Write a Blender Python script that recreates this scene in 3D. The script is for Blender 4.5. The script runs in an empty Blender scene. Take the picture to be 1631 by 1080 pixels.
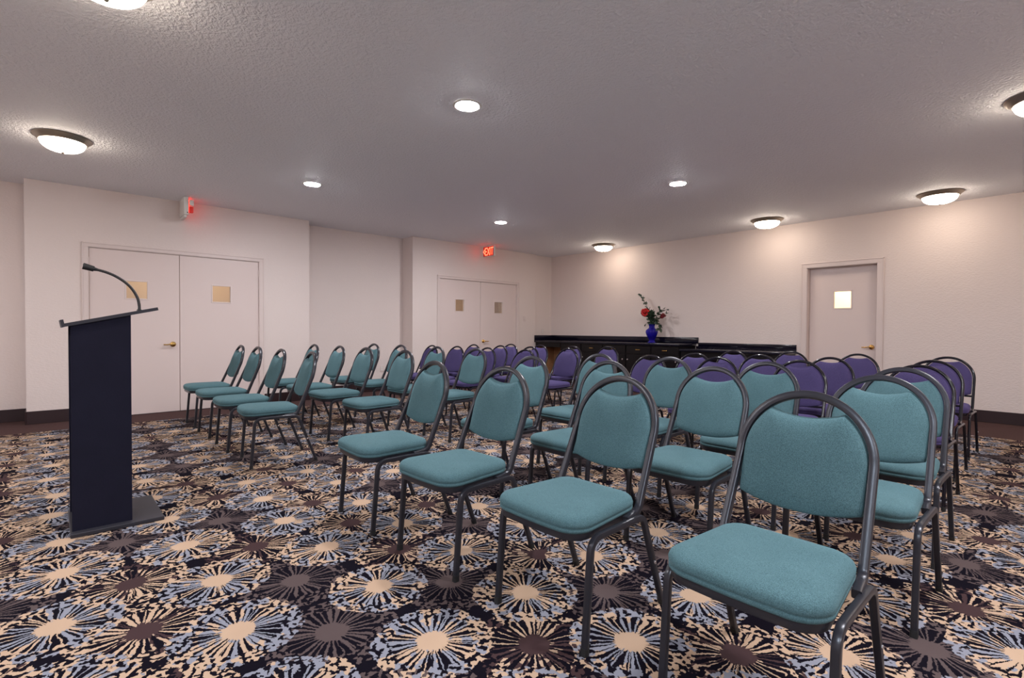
import bpy, bmesh, math, random
from mathutils import Vector, Matrix
random.seed(7)
PI = math.pi
sc = bpy.context.scene
C = sc.collection

# ------------------------------------------------------------------ camera
F, YAW, PITCH, ROLL, HC = 801.66, 0.8281, -0.0179, 0.0060, 1.0982
fw = Vector((-math.cos(PITCH)*math.sin(YAW), math.cos(PITCH)*math.cos(YAW), math.sin(PITCH)))
r0 = Vector((math.cos(YAW), math.sin(YAW), 0)); u0 = r0.cross(fw)
rr = r0*math.cos(ROLL) + u0*math.sin(ROLL); uu = -r0*math.sin(ROLL) + u0*math.cos(ROLL)
cd = bpy.data.cameras.new('camera'); cd.sensor_fit = 'HORIZONTAL'; cd.sensor_width = 36.0
cd.lens = F/1631*36.0; cd.clip_start = 0.05; cd.clip_end = 60
cam = bpy.data.objects.new('camera', cd); C.objects.link(cam)
M = Matrix((( rr.x, uu.x, -fw.x, 0), (rr.y, uu.y, -fw.y, 0), (rr.z, uu.z, -fw.z, HC), (0, 0, 0, 1)))
cam.matrix_world = M
sc.camera = cam

# ------------------------------------------------------------------ world, exposure
w = bpy.data.worlds.new('world'); sc.world = w; w.use_nodes = True
w.node_tree.nodes['Background'].inputs[0].default_value = (0.02, 0.02, 0.025, 1)
w.node_tree.nodes['Background'].inputs[1].default_value = 1.0
sc.view_settings.view_transform = 'Standard'; sc.view_settings.look = 'None'
sc.view_settings.exposure = 0.66; sc.view_settings.gamma = 1.0; sc.view_settings.use_curve_mapping = False

# light levels (lamps of the room and added unseen ones; built further down)
DOME_E = 17.0          # radiance of the frosted bowls
DOME_C = (1.0, 0.84, 0.68)
DOWN_E = 420.0         # radiance of the recessed lamps
DOWN_C = (0.93, 0.93, 0.97)
CORR_W = 20.0          # corridor lamp, W

# ------------------------------------------------------------------ room measures
XL, DR, YB, H = 7.8425, 0.34, 8.4645, 2.7605     # left wall blocks at x=-XL, recess depth, back wall y, ceiling
XE, YS = 2.6, -3.4                                # walls outside the picture
OPEN_H = 2.06

# ------------------------------------------------------------------ helpers
def link(name, me, mat=None, parent=None, smooth=False):
    o = bpy.data.objects.new(name, me); C.objects.link(o)
    if mat is not None:
        for m in (mat if isinstance(mat, (list, tuple)) else [mat]): me.materials.append(m)
    if parent is not None: o.parent = parent
    if smooth:
        for p in me.polygons: p.use_smooth = True
        if smooth == 'auto':
            me.set_sharp_from_angle(angle=math.radians(38))
    return o
def obj(name, bm, mat, parent=None, smooth=False):
    me = bpy.data.meshes.new(name)
    bmesh.ops.recalc_face_normals(bm, faces=bm.faces[:])
    bm.to_mesh(me); bm.free()
    return link(name, me, mat, parent, smooth)
def struct(name, bm, mat, parent=None, smooth=False):
    o = obj(name, bm, mat, parent, smooth)
    if parent is None: o['kind'] = 'structure'
    return o
def thing(name, label, cat, loc=(0, 0, 0), rz=0, group=None):
    o = bpy.data.objects.new(name, None); C.objects.link(o)
    o.empty_display_size = 0.1
    o.location = loc; o.rotation_euler = (0, 0, rz); o['label'] = label; o['category'] = cat
    if group: o['group'] = group
    return o
def tag(o, label, cat, group=None):
    o['label'] = label; o['category'] = cat
    if group: o['group'] = group
    return o
def box(bm, x0, x1, y0, y1, z0, z1, bev=0.0, seg=2, mi=0):
    t = bmesh.new()
    vs = [t.verts.new((x, y, z)) for x in (x0, x1) for y in (y0, y1) for z in (z0, z1)]
    for f in ((0,1,3,2), (4,6,7,5), (0,4,5,1), (2,3,7,6), (0,2,6,4), (1,5,7,3)): t.faces.new([vs[i] for i in f])
    if bev: bmesh.ops.bevel(t, geom=t.edges[:], offset=bev, segments=seg, affect='EDGES', profile=0.5)
    merge(bm, t, mi)
def merge(bm, t, mi=0, mat=None):
    mp = {}
    for v in t.verts: mp[v] = bm.verts.new(mat @ v.co if mat else v.co)
    for f in t.faces:
        try:
            g = bm.faces.new([mp[v] for v in f.verts]); g.material_index = mi; g.smooth = f.smooth
        except ValueError: pass
    t.free()
def lathe(bm, prof, n=32, mat=None, mi=0, cap=False):
    t = bmesh.new(); rings = []
    for r, z in prof:
        if r < 1e-6: rings.append([t.verts.new((0, 0, z))])
        else: rings.append([t.verts.new((r*math.cos(2*PI*k/n), r*math.sin(2*PI*k/n), z)) for k in range(n)])
    for a, b in zip(rings, rings[1:]):
        for k in range(n):
            k2 = (k+1) % n
            if len(a) == 1 and len(b) == 1: continue
            if len(a) == 1: t.faces.new((a[0], b[k], b[k2]))
            elif len(b) == 1: t.faces.new((a[k], b[0], a[k2]))
            else: t.faces.new((a[k], b[k], b[k2], a[k2]))
    if cap:
        if len(rings[0]) > 1: t.faces.new(rings[0])
        if len(rings[-1]) > 1: t.faces.new(rings[-1])
    merge(bm, t, mi, mat)
def fillet(pts, rad, n=6):
    pts = [Vector(p) for p in pts]; out = [pts[0]]
    for i in range(1, len(pts)-1):
        r = rad[i-1] if isinstance(rad, (list, tuple)) else rad
        p, a, b = pts[i], pts[i-1], pts[i+1]
        d1 = (a-p).normalized(); d2 = (b-p).normalized()
        ang = d1.angle(d2)
        if r <= 0 or ang > PI-1e-3: out.append(p); continue
        L = min(r/math.tan(ang/2), (a-p).length*0.98, (b-p).length*0.98)
        R_ = L*math.tan(ang/2)
        cen = p + (d1+d2).normalized()*(R_/math.sin(ang/2))
        v1 = p+d1*L-cen; v2 = p+d2*L-cen
        th = v1.angle(v2)
        for k in range(n+1):
            t = k/n
            out.append(cen + (v1*math.sin((1-t)*th)+v2*math.sin(t*th))/math.sin(th))
    out.append(pts[-1]); return out
def circ(r, n=10): return [(r*math.cos(2*PI*k/n), r*math.sin(2*PI*k/n)) for k in range(n)]
def rsq(a, b, r, n=3):
    out = []
    for cx, cy, s in ((a-r, b-r, 0), (-a+r, b-r, 1), (-a+r, -b+r, 2), (a-r, -b+r, 3)):
        for k in range(n+1):
            t = (s + k/n)*PI/2; out.append((cx+r*math.cos(t), cy+r*math.sin(t)))
    return out
def sweep(bm, path, prof, up=(0, 0, 1), radii=None, cap=True, mi=0):
    path = [Vector(p) for p in path]; n = len(path)
    T = []
    for i in range(n):
        a = path[max(i-1, 0)]; b = path[min(i+1, n-1)]; T.append((b-a).normalized())
    N = Vector(up); N = (N - T[0]*N.dot(T[0])).normalized()
    rings = []
    for i in range(n):
        if i:
            ax = T[i-1].cross(T[i])
            if ax.length > 1e-8:
                N = Matrix.Rotation(T[i-1].angle(T[i]), 3, ax.normalized()) @ N
            N = (N - T[i]*N.dot(T[i])).normalized()
        B = T[i].cross(N); s = radii[i] if radii else 1.0
        rings.append([bm.verts.new(path[i] + N*(p[0]*s) + B*(p[1]*s)) for p in prof])
    m = len(prof)
    for a, b in zip(rings, rings[1:]):
        for k in range(m):
            f = bm.faces.new((a[k], a[(k+1) % m], b[(k+1) % m], b[k])); f.material_index = mi; f.smooth = True
    if cap:
        f = bm.faces.new(rings[0]); f.material_index = mi
        f = bm.faces.new(rings[-1]); f.material_index = mi
def loft(bm, rings, cap0=True, cap1=True):
    R_ = [[bm.verts.new(p) for p in r] for r in rings]; m = len(R_[0])
    for a, b in zip(R_, R_[1:]):
        for k in range(m): bm.faces.new((a[k], a[(k+1) % m], b[(k+1) % m], b[k])).smooth = True
    for ok, r in ((cap0, R_[0]), (cap1, R_[-1])):
        if ok:
            c = sum((v.co for v in r), Vector())/m; cv = bm.verts.new(c)
            for k in range(m): bm.faces.new((r[k], r[(k+1) % m], cv)).smooth = True
def panel(bm, axis, a0, a1, z0, z1, d0, d1, holes):
    """upright slab with rectangular openings; axis 'x': runs along x, thickness d0..d1 in y; axis 'y': the other way"""
    A = sorted({a0, a1} | {h[0] for h in holes} | {h[1] for h in holes})
    Z = sorted({z0, z1} | {h[2] for h in holes} | {h[3] for h in holes})
    def full(i, j):
        if i < 0 or j < 0 or i >= len(A)-1 or j >= len(Z)-1: return False
        ca, cz = (A[i]+A[i+1])/2, (Z[j]+Z[j+1])/2
        return not any(h[0] < ca < h[1] and h[2] < cz < h[3] for h in holes)
    vd = {}
    def V(a, d, z):
        k = (round(a, 5), round(d, 5), round(z, 5))
        if k not in vd: vd[k] = bm.verts.new((a, d, z) if axis == 'x' else (d, a, z))
        return vd[k]
    for i in range(len(A)-1):
        for j in range(len(Z)-1):
            if not full(i, j): continue
            p, q, s, t = A[i], A[i+1], Z[j], Z[j+1]
            bm.faces.new((V(p,d0,s), V(q,d0,s), V(q,d0,t), V(p,d0,t)))
            bm.faces.new((V(p,d1,s), V(p,d1,t), V(q,d1,t), V(q,d1,s)))
            if not full(i-1, j): bm.faces.new((V(p,d0,s), V(p,d0,t), V(p,d1,t), V(p,d1,s)))
            if not full(i+1, j): bm.faces.new((V(q,d0,s), V(q,d1,s), V(q,d1,t), V(q,d0,t)))
            if not full(i, j-1): bm.faces.new((V(p,d0,s), V(p,d1,s), V(q,d1,s), V(q,d0,s)))
            if not full(i, j+1): bm.faces.new((V(p,d0,t), V(q,d0,t), V(q,d1,t), V(p,d1,t)))

# ------------------------------------------------------------------ materials
def srgb(r, g, b):
    return tuple(((c/255/12.92) if c/255 <= 0.04045 else ((c/255+0.055)/1.055)**2.4) for c in (r, g, b)) + (1,)
class NT:
    def __init__(s, name):
        s.m = bpy.data.materials.new(name); s.m.use_nodes = True; s.t = s.m.node_tree; s.n = s.t.nodes; s.l = s.t.links
        s.b = s.n['Principled BSDF']
    def node(s, typ, **kw):
        x = s.n.new(typ)
        for k, v in kw.items(): setattr(x, k, v)
        return x
    def put(s, sock, v):
        if isinstance(v, bpy.types.NodeSocket): s.l.new(v, sock)
        else: sock.default_value = v
    def math(s, op, a, b=0.0, c=0.0, clamp=False):
        x = s.node('ShaderNodeMath', operation=op, use_clamp=clamp)
        for i, v in enumerate((a, b, c)): s.put(x.inputs[i], v)
        return x.outputs[0]
    def vmath(s, op, a, b=(0, 0, 0)):
        x = s.node('ShaderNodeVectorMath', operation=op); s.put(x.inputs[0], a); s.put(x.inputs[1], b)
        return x.outputs['Value'] if op in ('LENGTH', 'DISTANCE', 'DOT_PRODUCT') else x.outputs[0]
    def noise(s, vec, scale, detail=2.0, rough=0.5, out='Fac', dim='3D'):
        x = s.node('ShaderNodeTexNoise'); x.noise_dimensions = dim
        s.put(x.inputs['Vector'], vec); x.inputs['Scale'].default_value = scale
        x.inputs['Detail'].default_value = detail; x.inputs['Roughness'].default_value = rough
        return x.outputs[out]
    def mix(s, f, a, b):
        x = s.node('ShaderNodeMix', data_type='RGBA'); s.put(x.inputs[0], f); s.put(x.inputs[6], a); s.put(x.inputs[7], b)
        return x.outputs[2]
    def ramp(s, v, lo, hi):
        x = s.node('ShaderNodeMapRange'); s.put(x.inputs[0], v); x.inputs[1].default_value = lo; x.inputs[2].default_value = hi
        return x.outputs[0]
    def pos(s): return s.node('ShaderNodeNewGeometry').outputs['Position']
    def objc(s): return s.node('ShaderNodeTexCoord').outputs['Object']
    def bump(s, h, strength, dist):
        x = s.node('ShaderNodeBump'); s.put(x.inputs['Height'], h); x.inputs['Strength'].default_value = strength
        x.inputs['Distance'].default_value = dist; s.l.new(x.outputs[0], s.b.inputs['Normal'])
def simple(name, col, rough=0.5, metal=0.0, bump=None, var=0.0, spec=0.5, coat=0.0):
    t = NT(name); t.b.inputs['Roughness'].default_value = rough; t.b.inputs['Metallic'].default_value = metal
    t.b.inputs['Specular IOR Level'].default_value = spec; t.b.inputs['Coat Weight'].default_value = coat
    c = t.objc()
    if var:
        n = t.noise(c, 9.0, 3.0)
        d = tuple(v*(1-var) for v in col[:3])+(1,); l = tuple(min(1, v*(1+var)) for v in col[:3])+(1,)
        t.put(t.b.inputs['Base Color'], t.mix(n, d, l))
    else: t.b.inputs['Base Color'].default_value = col
    if bump: t.bump(t.noise(c, bump[0], 3.0), bump[1], bump[2])
    return t.m

def wall_mat():
    t = NT('wall paint'); p = t.pos()
    n = t.noise(p, 1.3, 2.0)
    t.put(t.b.inputs['Base Color'], t.mix(n, (0.70, 0.605, 0.570, 1), (0.74, 0.640, 0.605, 1)))
    t.b.inputs['Roughness'].default_value = 0.5
    a = t.noise(t.vmath('MULTIPLY', p, (1, 1, 2.2)), 34.0, 3.0, 0.55)
    b = t.noise(p, 120.0, 2.0)
    h = t.math('ADD', t.ramp(a, 0.42, 0.62), t.math('MULTIPLY', b, 0.3))
    t.bump(h, 0.35, 0.0022); return t.m
def ceil_mat():
    t = NT('ceiling texture'); p = t.pos()
    n = t.noise(p, 0.7, 2.0)
    t.put(t.b.inputs['Base Color'], t.mix(n, (0.885, 0.90, 0.95, 1), (0.915, 0.93, 0.975, 1)))
    t.b.inputs['Roughness'].default_value = 0.75
    a = t.ramp(t.noise(p, 42.0, 3.0, 0.6), 0.38, 0.66)
    t.bump(a, 0.8, 0.006); return t.m
def fabric(name, col, dark, scale=420.0):
    t = NT(name); c = t.objc()
    n = t.noise(c, scale, 2.0, 0.7); big = t.noise(c, 7.0, 2.0)
    k = t.math('ADD', t.math('MULTIPLY', t.ramp(n, 0.35, 0.65), 0.75), t.math('MULTIPLY', big, 0.25))
    t.put(t.b.inputs['Base Color'], t.mix(k, dark, col))
    t.b.inputs['Roughness'].default_value = 0.9; t.b.inputs['Specular IOR Level'].default_value = 0.2
    t.b.inputs['Sheen Weight'].default_value = 0.3; t.b.inputs['Sheen Roughness'].default_value = 0.4
    t.put(t.b.inputs['Sheen Tint'], tuple(min(1, v*2.2) for v in col[:3])+(1,))
    t.bump(n, 0.35, 0.0012); return t.m
def carpet_mat():
    t = NT('patterned carpet'); P = t.pos()
    P2 = t.vmath('MULTIPLY', P, (1, 1, 0))
    # wobble so the tufted edges are irregular
    wob = t.vmath('SUBTRACT', t.noise(P2, 26.0, 2.0, 0.6, 'Color'), (0.5, 0.5, 0.5))
    wob2 = t.vmath('SUBTRACT', t.noise(P2, 150.0, 1.0, 0.5, 'Color'), (0.5, 0.5, 0.5))
    q = t.vmath('ADD', P2, t.vmath('ADD', t.vmath('MULTIPLY', wob, (0.016, 0.016, 0)), t.vmath('MULTIPLY', wob2, (0.008, 0.008, 0))))
    S = 0.49
    def lattice(ox, oy, seed, rmax, ncount, jit, thr, rth):
        g = t.vmath('MULTIPLY', t.vmath('ADD', q, (ox, oy, 0)), (1/S, 1/S, 0))
        cell = t.vmath('FLOOR', t.vmath('ADD', g, (0.5, 0.5, 0)))
        wn = t.node('ShaderNodeTexWhiteNoise', noise_dimensions='3D'); t.put(wn.inputs['Vector'], t.vmath('ADD', cell, (seed, seed*1.7, 0.5)))
        col = wn.outputs['Color']; rnd = wn.outputs['Value']
        d = t.vmath('SUBTRACT', t.vmath('SUBTRACT', g, cell), t.vmath('MULTIPLY', t.vmath('SUBTRACT', col, (0.5, 0.5, 0)), (jit, jit, 0)))
        sp = t.node('ShaderNodeSeparateXYZ'); t.put(sp.inputs[0], d)
        dz = t.node('ShaderNodeCombineXYZ'); t.put(dz.inputs[0], sp.outputs[0]); t.put(dz.inputs[1], sp.outputs[1])
        r = t.math('MULTIPLY', t.vmath('LENGTH', dz.outputs[0]), S)
        a = t.math('ARCTAN2', sp.outputs[1], sp.outputs[0])
        offc = t.vmath('ADD', t.vmath('MULTIPLY', cell, (3.1, 4.7, 0)), (seed, 0, 0))
        # angular noise: sampled on a circle so it closes
        ca = t.node('ShaderNodeCombineXYZ'); t.put(ca.inputs[0], t.math('COSINE', a)); t.put(ca.inputs[1], t.math('SINE', a)); t.put(ca.inputs[2], rnd)
        an = t.noise(t.vmath('ADD', ca.outputs[0], offc), 2.2, 1.0)        # slow: colour sectors
        af = t.noise(t.vmath('ADD', ca.outputs[0], offc), 9.0, 1.0)        # fast: ray length
        sn = t.math('SINE', t.math('ADD', t.math('MULTIPLY', a, float(ncount)), t.math('MULTIPLY', af, 9.0)))
        # ray if sin > threshold(r); solid core; blobby rim
        blob = t.noise(t.vmath('ADD', q, (seed, 0, 0)), 46.0, 1.0, 0.4)
        core = t.math('LESS_THAN', r, t.math('ADD', 0.040, t.math('MULTIPLY', af, 0.035)))
        rayw = t.ramp(r, 0.06, 0.16)
        ray = t.math('GREATER_THAN', sn, t.math('ADD', -0.15+rth, t.math('MULTIPLY', rayw, 0.5)))
        rim_in = t.math('ADD', 0.115, t.math('MULTIPLY', af, 0.07))
        rimz = t.math('GREATER_THAN', r, rim_in)
        bl = t.math('GREATER_THAN', blob, thr)
        body = t.math('MAXIMUM', t.math('MULTIPLY', ray, t.math('SUBTRACT', 1.0, rimz)), t.math('MULTIPLY', rimz, bl))
        edge = t.math('LESS_THAN', r, t.math('ADD', t.math('SUBTRACT', rmax-0.02, t.math('MULTIPLY', rnd, 0.022)), t.math('MULTIPLY', t.noise(t.vmath('ADD', ca.outputs[0], offc), 4.0, 3.0, 0.7), 0.06)))
        mask = t.math('MULTIPLY', t.math('MAXIMUM', core, body), edge)
        return dict(r=r, rnd=rnd, an=an, af=af, core=core, mask=mask, edge=edge, cell=cell, blob=blob, sn=sn)
    cream = (0.54, 0.375, 0.26, 1); blue = (0.27, 0.275, 0.325, 1); brown = (0.062, 0.035, 0.036, 1); grey = (0.105, 0.076, 0.074, 1)
    black = (0.005, 0.004, 0.008, 1)
    A = lattice(2.47-0.49*5, -0.50+0.49*4, 3.3, 0.213, 30, 0.16, 0.48, 0.0)
    B = lattice(2.47-0.49*5+0.245, -0.50+0.49*4+0.245, 8.1, 0.226, 28, 0.2, 0.51, 0.25)
    mottle = t.noise(q, 20.0, 1.0)
    # bright flowers: cream heart, rays cream or pale blue
    isb = t.math('GREATER_THAN', t.math('ADD', A['an'], t.math('MULTIPLY', t.math('SUBTRACT', mottle, 0.5), 0.8)), 0.49)
    isb = t.math('MULTIPLY', isb, t.math('SUBTRACT', 1.0, A['core']))
    colA = t.mix(isb, cream, blue)
    # dark flowers: brown heart with cream rays, or all grey-brown
    sel = t.math('GREATER_THAN', B['rnd'], 0.4)
    crm = t.math('MULTIPLY', t.math('GREATER_THAN', t.math('ADD', B['an'], t.math('MULTIPLY', t.math('SUBTRACT', mottle, 0.5), 0.7)), 0.42), sel)
    crm = t.math('MULTIPLY', crm, t.math('SUBTRACT', 1.0, B['core']))
    base = t.mix(sel, grey, brown)
    colB = t.mix(crm, base, cream)
    tone = t.ramp(t.noise(q, 6.0, 1.0), 0.3, 0.7)
    out = t.mix(B['mask'], black, colB)
    # the bright flowers lie over the dark ones inside their outline
    out = t.mix(t.math('MULTIPLY', A['edge'], t.math('GREATER_THAN', t.math('ADD', B['r'], 0.02), A['r'])), out, black)
    out = t.mix(A['mask'], out, colA)
    # plain brown border strip along the walls
    sp = t.node('ShaderNodeSeparateXYZ'); t.put(sp.inputs[0], P)
    inx = t.math('GREATER_THAN', sp.outputs[0], -7.21); iny = t.math('LESS_THAN', sp.outputs[1], 7.27)
    inside = t.math('MULTIPLY', inx, iny)
    out = t.mix(inside, t.mix(t.noise(P, 60.0, 2.0), (0.072, 0.040, 0.038, 1), (0.10, 0.060, 0.056, 1)), out)
    pile = t.noise(P, 700.0, 1.0, 0.6)
    out = t.mix(t.math('MULTIPLY', t.ramp(pile, 0.3, 0.7), 0.18), out, (0.02, 0.015, 0.02, 1))
    t.put(t.b.inputs['Base Color'], out)
    t.b.inputs['Roughness'].default_value = 0.95; t.b.inputs['Specular IOR Level'].default_value = 0.03
    t.bump(pile, 0.5, 0.003)
    return t.m
def emit(name, col, strength):
    t = NT(name); t.b.inputs['Base Color'].default_value = (0.8*col[0], 0.8*col[1], 0.8*col[2], 1)
    t.b.inputs['Emission Color'].default_value = col+(1,); t.b.inputs['Emission Strength'].default_value = strength
    return t.m
def glass_pane():
    t = NT('door glass'); tr = t.node('ShaderNodeBsdfTransparent'); gl = t.node('ShaderNodeBsdfGlossy')
    gl.inputs['Roughness'].default_value = 0.03; mx = t.node('ShaderNodeMixShader'); fr = t.node('ShaderNodeFresnel')
    t.put(mx.inputs[0], fr.outputs[0]); t.l.new(tr.outputs[0], mx.inputs[1]); t.l.new(gl.outputs[0], mx.inputs[2])
    t.l.new(mx.outputs[0], t.n['Material Output'].inputs[0]); return t.m
def cobalt():
    t = NT('cobalt glass'); b = t.b
    b.inputs['Base Color'].default_value = (0.03, 0.015, 0.62, 1); b.inputs['Roughness'].default_value = 0.03
    b.inputs['Transmission Weight'].default_value = 0.75; b.inputs['IOR'].default_value = 1.45
    return t.m
def wood():
    t = NT('raw wood'); c = t.objc()
    n = t.noise(t.vmath('MULTIPLY', c, (3, 3, 0.5)), 14.0, 4.0, 0.6)
    t.put(t.b.inputs['Base Color'], t.mix(n, (0.30, 0.14, 0.06, 1), (0.52, 0.28, 0.14, 1))); t.b.inputs['Roughness'].default_value = 0.5
    return t.m

MW = wall_mat(); MC = ceil_mat(); MCARP = carpet_mat()
MDOOR = simple('door paint', (0.69, 0.575, 0.545, 1), 0.45, bump=(30, 0.05, 0.001))
MTRIM = simple('frame paint', (0.68, 0.575, 0.545, 1), 0.4)
MBASE = simple('dark vinyl base', (0.020, 0.006, 0.008, 1), 0.45, bump=(20, 0.1, 0.001))
MTEAL = fabric('teal weave', (0.102, 0.190, 0.214, 1), (0.030, 0.070, 0.080, 1))
MPURP = fabric('purple weave', (0.088, 0.068, 0.175, 1), (0.032, 0.023, 0.075, 1))
MGREY = simple('charcoal enamel', (0.026, 0.026, 0.034, 1), 0.28, 0.25, bump=(180, 0.08, 0.0006))
MBLK = simple('glossy black enamel', (0.008, 0.007, 0.012, 1), 0.14, 0.0, spec=0.45)
MRUB = simple('black rubber', (0.012, 0.012, 0.013, 1), 0.6)
MCHR = simple('chrome', (0.75, 0.75, 0.78, 1), 0.15, 1.0)
MGOLD = simple('polished brass', (0.80, 0.52, 0.18, 1), 0.16, 1.0)
MNICK = simple('brushed nickel', (0.42, 0.37, 0.30, 1), 0.32, 0.9)
MLECT = simple('navy black carpet board', (0.0105, 0.0100, 0.0210, 1), 0.8, spec=0.12, bump=(160, 0.3, 0.001), var=0.15)
MLECB = simple('grey black laminate', (0.026, 0.025, 0.033, 1), 0.5, spec=0.3, bump=(90, 0.1, 0.0006))
MMIC = simple('matt black metal', (0.018, 0.016, 0.017, 1), 0.45)
MCAB = simple('black cabinet lacquer', (0.004, 0.0028, 0.0036, 1), 0.34, spec=0.28, bump=(12, 0.05, 0.001))
MTOP = simple('black worktop laminate', (0.005, 0.0045, 0.012, 1), 0.14, spec=0.35)
MWOOD = wood()
MDOME = emit('frosted bowl', DOME_C, DOME_E)
MFILL = emit('added cool fill bowl', (0.74, 0.87, 1.0), DOME_E*8.5)  # added cool fill, far stronger than the other bowls, for near chair backs
MDOWN = emit('recessed lamp', DOWN_C, DOWN_E)
MRED = emit('red exit letters', (1.0, 0.12, 0.055), 2.4)
MREDG = emit('red lit sign face', (0.9, 0.03, 0.02), 0.07)
MREDB = emit('red lamp slot', (1.0, 0.08, 0.05), 2.6)
MWHP = simple('white plastic', (0.72, 0.70, 0.66, 1), 0.4)
MGLASS = glass_pane(); MCOB = cobalt()
MHALL = simple('corridor paint', (0.58, 0.45, 0.36, 1), 0.7)
MHALR = simple('cream paint', (0.80, 0.66, 0.45, 1), 0.7)

# ------------------------------------------------------------------ room shell
bm = bmesh.new(); box(bm, -XL-DR-2.2, XE+0.2, YS-0.2, YB+2.2, -0.12, 0); struct('floor', bm, MCARP)
bm = bmesh.new(); box(bm, -XL-DR-2.2, XE+0.2, YS-0.2, YB+2.2, H, H+0.15); struct('ceiling', bm, MC)
# left wall: recessed plane with two projecting blocks that hold the double doors
yA0, yA1, yB1, yC1 = -0.2027, 2.9501, 4.7818, 7.9046
A_O = (0.342, 2.233); B_O = (5.363, 7.327)
bm = bmesh.new()
panel(bm, 'y', yA0, yA1, 0, H, -XL, -XL-0.45, [(A_O[0], A_O[1], 0, OPEN_H)])
panel(bm, 'y', yB1, yC1, 0, H, -XL, -XL-0.45, [(B_O[0], B_O[1], 0, OPEN_H)])
box(bm, -XL-0.45, -XL-DR, YS, yA0, 0, H); box(bm, -XL-0.45, -XL-DR, yA1, yB1, 0, H); box(bm, -XL-0.45, -XL-0.055, yC1, YB+0.2, 0, H)
struct('wall_left', bm, MW)
R_O = (-2.609, -1.731)
bm = bmesh.new(); panel(bm, 'x', -XL-0.055, XE+0.15, 0, H, YB, YB+0.2, [(R_O[0], R_O[1], 0, OPEN_H)]); struct('wall_back', bm, MW)
bm = bmesh.new(); box(bm, XE, XE+0.15, YS, YB, 0, H); struct('wall_right', bm, MW)
bm = bmesh.new(); box(bm, -XL-DR, XE, YS-0.15, YS, 0, H); struct('wall_front', bm, MW)
# spaces behind the doors, seen through their little windows
bm = bmesh.new()
box(bm, -XL-2.1, -XL-1.95, -1.2, YB+0.2, 0, H); box(bm, -XL-1.95, -XL-0.45, -1.2, -1.05, 0, H); box(bm, -XL-1.95, -XL-0.45, YB+0.05, YB+0.2, 0, H)
struct('wall_corridor', bm, MHALL)
bm = bmesh.new()
box(bm, -3.6, -0.7, YB+1.7, YB+1.85, 0, H); box(bm, -3.75, -3.6, YB+0.2, YB+1.85, 0, H); box(bm, -0.7, -0.55, YB+0.2, YB+1.85, 0, H)
struct('wall_storeroom', bm, MHALR)

def baseboard(name, segs):
    bm = bmesh.new()
    for ax, a0, a1, d, s in segs:      # s: direction into the room
        th = 0.012*s
        if ax == 'y': box(bm, min(d, d+th), max(d, d+th), a0, a1, 0, 0.146, 0.003, 1)
        else: box(bm, a0, a1, min(d, d+th), max(d, d+th), 0, 0.146, 0.003, 1)
    struct(name, bm, MBASE)
baseboard('baseboard_left', [('y', YS, yA0, -XL-DR, 1), ('x', -XL-DR, -XL+0.012, yA0, -1), ('y', yA0, 0.281, -XL, 1), ('y', 2.294, yA1, -XL, 1),
    ('x', -XL-DR, -XL+0.012, yA1, 1), ('y', yA1, yB1, -XL-DR, 1), ('x', -XL-DR, -XL+0.012, yB1, -1), ('y', yB1, 5.30, -XL, 1), ('y', 7.39, yC1, -XL, 1)])
baseboard('baseboard_back', [('x', -1.67, XE, YB, -1)])
baseboard('baseboard_right', [('y', YS, YB, XE, -1)])
baseboard('baseboard_front', [('x', -XL-DR, XE, YS, 1)])

# ------------------------------------------------------------------ doors
def casing(name, ax, a0, a1, d, s, deep, wd=0.062):
    """moulded door casing and the jamb lining behind it"""
    bm = bmesh.new()
    def bb(p0, p1, q0, q1, z0, z1, bev=0.0):
        q0, q1 = min(q0, q1), max(q0, q1)
        if ax == 'y': box(bm, q0, q1, p0, p1, z0, z1, bev, 1)
        else: box(bm, p0, p1, q0, q1, z0, z1, bev, 1)
    for lo, hi in ((a0-wd, a0), (a1, a1+wd)):
        bb(lo, hi, d+0.001*s, d+0.013*s, 0, OPEN_H, 0.002)
    bb(a0-wd, a1+wd, d+0.001*s, d+0.013*s, OPEN_H, OPEN_H+wd-0.008, 0.002)
    o = 0.014
    bb(a0-wd-0.001, a0-wd+o, d+0.001*s, d+0.019*s, 0, OPEN_H+wd-0.008, 0.003); bb(a1+wd-o, a1+wd+0.001, d+0.001*s, d+0.019*s, 0, OPEN_H+wd-0.008, 0.003)
    bb(a0-wd-0.001, a1+wd+0.001, d+0.001*s, d+0.019*s, OPEN_H+wd-0.022, OPEN_H+wd-0.007, 0.003)
    j = 0.006
    bb(a0-0.0, a0+j, d, d-deep*s, 0, OPEN_H); bb(a1-j, a1, d, d-deep*s, 0, OPEN_H); bb(a0, a1, d, d-deep*s, OPEN_H-j, OPEN_H)
    # stop behind the leaf
    return struct(name, bm, MTRIM)
casing('trim_1', 'y', A_O[0], A_O[1], -XL, 1, 0.12)
casing('trim_2', 'y', B_O[0], B_O[1], -XL, 1, 0.12)
casing('trim_3', 'x', R_O[0], R_O[1], YB, -1, 0.18, 0.078)

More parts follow.
